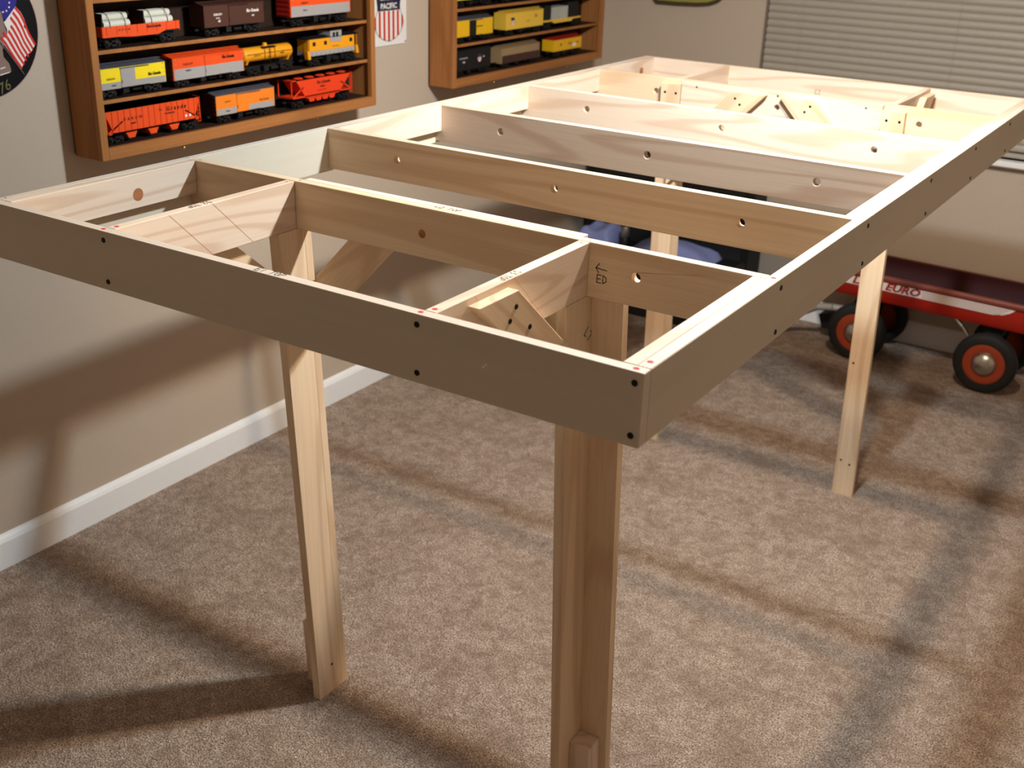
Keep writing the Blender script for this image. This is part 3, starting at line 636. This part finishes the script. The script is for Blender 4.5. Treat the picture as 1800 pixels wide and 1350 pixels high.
for k_ in range(-3, 4):
    d = k_*.0237; a, c_ = abs(d)-.0052, abs(d)+.0052
    if k_ == 0: a, c_ = 0, .0052
    c_ = min(c_, .0755)
    zt1 = 1.276 if c_ < .058 else 1.262; pp = []
    if k_ == 0: pp = [(-.0052, 1.276), (.0052, 1.276), (.0052, zlow(.0052)), (0, 1.18), (-.0052, zlow(.0052))]
    else:
        s = 1 if k_ > 0 else -1
        ztop = lambda q: 1.276 if q < .0585 else 1.277-(q-.0585)*1.4
        pp = [(s*a, ztop(a)), (s*c_, ztop(c_)), (s*c_, zlow(c_)), (s*a, zlow(a))]
    MB().add([(SX+.0008, SC+y, z) for y, z in pp], [tuple(range(len(pp)))]).build('stripe', SRED, sg, W0)
b = MB(); ribbon(b, [(y, z) for y, z in out]+[out[0]], .0016); b.build('outline', SNAVY, sg, FX((SX+.0009, 0, 0)))
text(sg, 'PACIFIC', (SX+.0013, SC, 1.2905), .024, WHT, bold=.0007, xs=1.0); text(sg, 'UNION', (SX+.0013, SC, 1.3175), .024, WHT, bold=.0007, xs=1.15)
for y, z in ((2.061, 1.173), (2.061, 1.424), (1.883, 1.173), (1.883, 1.424)): MB().lathe([(0, .001), (.003, .0008), (.0038, 0)], (SX, y, z), (1, 0, 0), 10).build('nail', plain('grey_nail', (110, 110, 112), .4, .6), sg, W0)
# round flag sign
rs = thing('round_sign', 'round black wall sign with flag, bell and year at left edge', 'sign', (XW+.001, .5, 1.178))
RC = (.4985, 1.3305); RX = XW+.007
MB().lathe([(0, 0), (.1515, 0), (.1525, -.001), (.1525, -.006), (0, -.006)], (RX, RC[0], RC[1]), (1, 0, 0), 64).build('disc', SBLK, rs, W0)
MB().lathe([(.1525, .0004), (.1505, .0006), (.1505, 0), (.1525, 0)], (RX, RC[0], RC[1]), (1, 0, 0), 64).build('rim', plain('maroon_rim', (70, 24, 36)), rs, W0)
def flat(pxs, dx): return [(RX+dx, *at(px, py, 0, RX)[1:]) for px, py in pxs]
def patch(name, pxs, mat, dx, par): return MB().add(flat(pxs, dx), [tuple(range(len(pxs)))]).build(name, mat, par, W0)
bell = patch('bell', [(-22, 20), (-10, 12), (3, 18), (6, 40), (11, 55), (13, 66), (4, 88), (6, 100), (16, 112), (20, 125), (2, 133), (-30, 137), (-60, 134), (-62, 125), (-46, 110), (-38, 80), (-36, 40)], pm('bell_grey_brown', (136, 112, 104)), .0008, rs)
patch('bell_shine', [(0, 120), (9, 117), (8, 119.5), (0, 122)], WHT, .0012, bell); patch('bell_shine', [(0, 131), (18, 125.5), (17, 127.5), (0, 133)], WHT, .0012, bell)
fl = patch('flag', [(26.5, 10.5), (36, 22), (43, 36), (41, 47), (52, 60), (62, 77), (55, 90), (45, 98), (42, 108), (37, 122), (24, 104), (12, 86), (0, 68), (6.5, 66), (12, 66), (12, 52), (6, 39)], WHT, .0014, rs)
c0 = [(26.5, 10.5), (36, 23), (42.5, 36), (50, 56), (62, 77)]; c1 = [(0, 68), (9, 80), (18, 95), (27, 108), (37, 122)]
for k_ in range(7):
    f0, f1 = k_/6.5, min(k_/6.5+1/13, 1)
    # stripes run down along the flag; interpolate between its upper and lower borders
    top = [tuple(p+(q-p)*f0 for p, q in zip(a, c_)) for a, c_ in zip(c0, c1)]; bot = [tuple(p+(q-p)*f1 for p, q in zip(a, c_)) for a, c_ in zip(c0, c1)]
    if k_ in (3, 4): top[0] = tuple((p+q)/2 for p, q in zip(top[0], top[1])) ; bot[0] = tuple((p+q)/2 for p, q in zip(bot[0], bot[1]))
    patch('flag_stripe', top+bot[::-1], FRED, .0018, fl)
ca = patch('canton', [(0, -8), (26, -6), (28, 2), (26, 11), (17, 24), (8, 37), (4, 30), (2, 20), (-12, 12), (-12, -6)], SBLUE, .0022, rs)
for q in ((15, 4.5), (14.5, 12.5), (10, 19), (4, 21)): patch('star', [(q[0]-1.3, q[1]-1.5), (q[0]+1.3, q[1]-1.5), (q[0]+1.3, q[1]+1.5), (q[0]-1.3, q[1]+1.5)], WHT, .0026, ca)
MB().cyl(flat([(-30, 35)], .002)[0], flat([(42, 131)], .002)[0], .0011, 6).build('flag_pole', plain('grey_pole', (110, 110, 112)), rs, W0)
p = at(-3, 160, 0, RX)
text(rs, '1976', (RX+.0014, p.y-.022, p.z-.003), .034, plain('olive_lettering', (112, 104, 62)), shear=.2, world=M((RX+.0014, p.y, p.z), (0, .93, .36), (0, -.36, .93), (1, 0, 0)))
# small plaque on the back wall
pq = thing('wall_plaque', 'dark rounded plaque with yellow-green face high on the back wall', 'plaque', (-.33, YB-.001, 1.23))
OL = pm('olive_plaque', (70, 62, 44)); YG = pm('yellow_green_plaque', (150, 146, 70))
po = [(-.485, 1.245), (-.47, 1.229), (-.38, 1.229), (-.283, 1.2325), (-.23, 1.239), (-.195, 1.252), (-.172, 1.272), (-.165, 1.36), (-.185, 1.375), (-.47, 1.375), (-.488, 1.36)]
MB().prism(po, 1, YB-.022, YB-.001).build('plaque_board', OL, pq, W0, bevel=.002)
MB().prism([(-.33+(a+.33)*.93, 1.303+(z-1.303)*.82) for a, z in po], 1, YB-.025, YB-.0225).build('plaque_face', YG, pq, W0)

# ------------------------------------------------------------------ toy wagon by the back wall
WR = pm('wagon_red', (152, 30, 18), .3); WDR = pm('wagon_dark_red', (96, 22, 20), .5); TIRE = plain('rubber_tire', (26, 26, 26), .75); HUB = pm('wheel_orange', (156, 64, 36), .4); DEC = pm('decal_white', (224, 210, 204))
wg = thing('toy_wagon', 'red metal toy wagon with white side stripe parked along the back wall', 'wagon', (.895, 3.262, 0), math.radians(-3.6))
Lh, Wh = .43, .132
def rrect(hx_, hy_, r, n=6):
    P = []
    for sx, sy, a0 in ((1, 1, 0), (-1, 1, 90), (-1, -1, 180), (1, -1, 270)):
        for i in range(n+1): a = math.radians(a0+90*i/n); P.append((sx*(hx_-r)+r*math.cos(a), sy*(hy_-r)+r*math.sin(a)))
    return P
def loft(rings, close=True):
    v = []; n = len(rings[0][0]); f = []
    for P, z in rings: v += [(x, y, z) for x, y in P]
    for k_ in range(len(rings)-1): f += [(k_*n+i, k_*n+(i+1) % n, (k_+1)*n+(i+1) % n, (k_+1)*n+i) for i in range(n)]
    f += [tuple(range(n-1, -1, -1)), tuple(range((len(rings)-1)*n, len(rings)*n))]
    return MB().add(v, f)
RR = lambda d, r=.07: rrect(Lh+d, Wh+d, r+d)
tub = loft([(RR(-.03), .246), (RR(-.014), .250), (RR(-.006), .262), (RR(0), .300), (RR(.002), .338), (RR(.011), .341), (RR(.014), .349), (RR(.011), .357), (RR(.003), .360), (RR(-.003), .356), (RR(-.004), .345), (RR(-.006), .275), (RR(-.018), .260)])
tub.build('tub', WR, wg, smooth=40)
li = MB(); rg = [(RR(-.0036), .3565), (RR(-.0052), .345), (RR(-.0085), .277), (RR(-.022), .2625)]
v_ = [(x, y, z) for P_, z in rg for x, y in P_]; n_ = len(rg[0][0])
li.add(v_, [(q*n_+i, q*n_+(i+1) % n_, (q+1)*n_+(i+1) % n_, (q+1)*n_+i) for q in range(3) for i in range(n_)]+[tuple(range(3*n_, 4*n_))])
li.build('shadowed_inside', pm('shadowed_dark_red', (74, 22, 20), .6), wg, smooth=40)  # shadow inside the tub, put into a darker red inner skin
rm = MB(); rg = [(RR(.0026), .3392), (RR(.0118), .3402), (RR(.0149), .349), (RR(.0118), .3578), (RR(.003), .3608), (RR(-.0034), .3572)]
v_ = [(x, y, z) for P_, z in rg for x, y in P_]
rm.add(v_, [(q*n_+i, q*n_+(i+1) % n_, (q+1)*n_+(i+1) % n_, (q+1)*n_+i) for q in range(5) for i in range(n_)])
rm.build('rolled_rim', pm('brown_rim_paint', (118, 56, 44), .5), wg, smooth=60)  # rim in a duller brown than the tub
MB().prism([(-.23, .20), (-.26, .06), (-.43, .045), (-.45, .10), (-.34, .15)], 1, .0, .06).build('shadow_block', DARK, wg)  # added dark block, stands in for the shadow around the handle
dc = MB().prism([(-.335, .302), (.235, .302), (.27, .308), (.295, .32), (.31, .334), (-.335, .334)], 1, -Wh-.0045, -Wh-.0018).build('decal', DEC, wg)
for k_ in range(5): MB().box(-.02, .262+.008*k_, -Wh-.0052, -Wh-.0046, .3065+k_*.0055, .3078+k_*.0055).build('decal_line', WDR, dc)
for s, x in (('LI', -.27), ('EURO', -.095)):
    text(dc, s, None, .038, WR, shear=.25, bold=.0016, xs=1.3, world=WM[wg] @ M((x, -Wh-.0056, .319), (1, 0, 0), (0, 0, 1), (0, -1, 0)))
for sx in (-.243, .243):
    b = MB().box(sx-.02, sx+.02, -.08, .08, .19, .247); b.prism([(sx-.035, .247), (sx+.035, .247), (sx+.012, .125), (sx-.012, .125)], 1, -.085, -.078); b.prism([(sx-.035, .247), (sx+.035, .247), (sx+.012, .125), (sx-.012, .125)], 1, .078, .085)
    b.build('axle_bracket', DARK, wg)
    MB().cyl((sx, -.155, .113), (sx, .155, .113), .008, 10).build('axle', CHROME, wg)
    for sy in (-1, 1):
        o = (sx, sy*.128, .113); ax = (0, sy, 0)
        w_ = MB().lathe([(.075, -.024), (.095, -.027), (.108, -.022), (.113, -.012), (.113, .008), (.108, .018), (.098, .024), (.078, .022), (.074, .016), (.075, -.024)], o, ax, 36).build('wheel', TIRE, wg, smooth=50)
        MB().lathe([(.076, .010), (.076, .018), (.066, .021), (.046, .015), (0, .012)], o, ax, 32).build('wheel_disc', HUB, w_, smooth=50)
        MB().lathe([(.046, .014), (.044, .021), (.034, .031), (.018, .038), (0, .040)], o, ax, 28).build('hubcap', CHROME, w_, smooth=60)
MB().tube([(.10, -.09, .246), (.135, -.10, .222), (.165, -.10, .185)], .008, 8).build('strut', CHROME, wg, smooth=40)
pth = [(-.25, -.03, .15), (-.32, -.06, .168), (-.37, -.075, .170), (-.43, -.08, .160), (-.50, -.07, .115), (-.56, -.05, .055), (-.60, -.04, .016)]
MB().tube([Vector(p_) for p_ in pth], .0145, 10).build('handle', pm('handle_grey', (150, 144, 136)), wg, smooth=60)
MB().box(-.655, -.58, -.10, .02, .004, .022).build('handle_grip', BLACK, wg, bevel=.006)

# ------------------------------------------------------------------ dark cases and blue cloth in the far corner
tk = thing('storage_trunk', 'low black storage trunk on the carpet in the far corner', 'trunk', (-.26, 3.17, 0))
BLK2 = plain('black_vinyl', (24, 24, 26), .5)
MB().box(-.63, .11, 3.06, 3.275, 0, .215).build('body', BLK2, tk, W0, bevel=.006); MB().box(-.635, .115, 3.055, 3.28, .216, .258).build('lid', BLK2, tk, W0, bevel=.008)
for x in (-.48, -.04): MB().box(x-.025, x+.025, 3.05, 3.056, .19, .24).build('latch', plain('dull_latch', (90, 90, 92), .4, .7), tk, W0, bevel=.003)
sp = thing('speaker_cabinet', 'tall black cabinet standing against the back wall behind the trunk', 'cabinet', (-.26, 3.37, 0))
MB().box(-.66, .115, 3.295, 3.45, 0, .66).build('body', BLK2, sp, W0, bevel=.008); MB().box(-.63, -.29, 3.288, 3.295, .04, .62).build('grille', plain('grille_cloth', (34, 35, 38), .9), sp, W0, bevel=.003); MB().box(-.26, .085, 3.288, 3.295, .04, .62).build('grille', plain('grille_cloth2', (30, 31, 34), .9), sp, W0, bevel=.003)
MB().box(-.20, -.125, 3.284, 3.288, .545, .575).build('nameplate', WDR, sp, W0)
BLUE = plain('blue_fabric', (128, 138, 190), .9, noise=.12, scale=18)
def cloth(label, x0, x1, y0, y1, z, seed, hgt):
    rnd = random.Random(seed); nx, ny = 22, 16; v = []; f = []
    for j in range(ny+1):
        for i in range(nx+1):
            a, c_ = i/nx, j/ny
            e = min(a, 1-a, c_, 1-c_)*6; e = min(e, 1)**.5
            v.append((x0+(x1-x0)*a, y0+(y1-y0)*c_, z+e*(hgt+.008*math.sin(a*9+seed)+.006*math.sin(c_*7+a*4+seed))+.0008))
    for j in range(ny):
        for i in range(nx): k_ = j*(nx+1)+i; f.append((k_, k_+1, k_+nx+2, k_+nx+1))
    n0 = len(v); v += [(x0, y0, z), (x1, y0, z), (x1, y1, z), (x0, y1, z)]; f.append((n0, n0+1, n0+2, n0+3))
    o = MB().add(v, f).build('folded_cloth', BLUE, None, W0, smooth=60); return tag(o, label, 'cloth', 'blue cloths on the trunk')
cloth('folded blue cloth at the left end of the black trunk', -.585, -.425, 3.075, 3.26, .258, 1, .07)
cloth('folded blue cloth at the right end of the black trunk', -.34, .02, 3.065, 3.26, .258, 3, .055)
ft = thing('flashlight', 'black flashlight with metal head standing on the trunk between blue cloths', 'flashlight', (-.385, 3.15, .258))
MB().lathe([(0, 0), (.022, 0), (.022, .04), (.018, .046), (0, .046)], (0, 0, 0), (0, 0, 1), 18).build('base', BLACK, ft, smooth=40)
MB().lathe([(.0165, .0465), (.019, .05), (.019, .085), (.016, .093), (0, .0935)], (0, 0, 0), (0, 0, 1), 18).build('head', plain('grey_metal', (150, 148, 138), .35, .8), ft, smooth=40)

# ------------------------------------------------------------------ added unseen ceiling lamp; its domes block the bulbs' upward light
cl = thing('added_ceiling_lamp', 'added unseen two-bulb ceiling lamp above the table, metal domes blocking upward light', 'lamp', (1.0, 1.19, ZC-.04))
NICK = plain('dark_nickel', (120, 112, 104), .35, .8)
MB().lathe([(0, -.045), (.03, -.04), (.055, -.015), (.06, .0395), (0, .0395)], (1.0, 1.19, ZC-.04), (0, 0, 1), 24).build('canopy', NICK, cl, W0, smooth=40)
for p in ((1.08, 1.235, 2.15), (.915, 1.145, 2.015)):
    p = Vector(p); q = Vector((1.0, 1.19, ZC-.08))
    MB().tube([q, q+Vector(((p.x-q.x)*.9, (p.y-q.y)*.9, -.05)), Vector((p.x, p.y, p.z+.061))], .005, 8).build('arm', NICK, cl, W0)
    MB().lathe([(r_*.62, h_*.62) for r_, h_ in ((0, .1), (.035, .096), (.065, .075), (.085, .045), (.097, .012), (.1, -.004), (.0985, -.004), (.0955, .012), (.0835, .044), (.0635, .073), (.034, .094), (0, .0975))], p, (0, 0, 1), 28).build('light_blocking_dome', NICK, cl, W0, smooth=50)  # dome added to keep bulb light off the ceiling
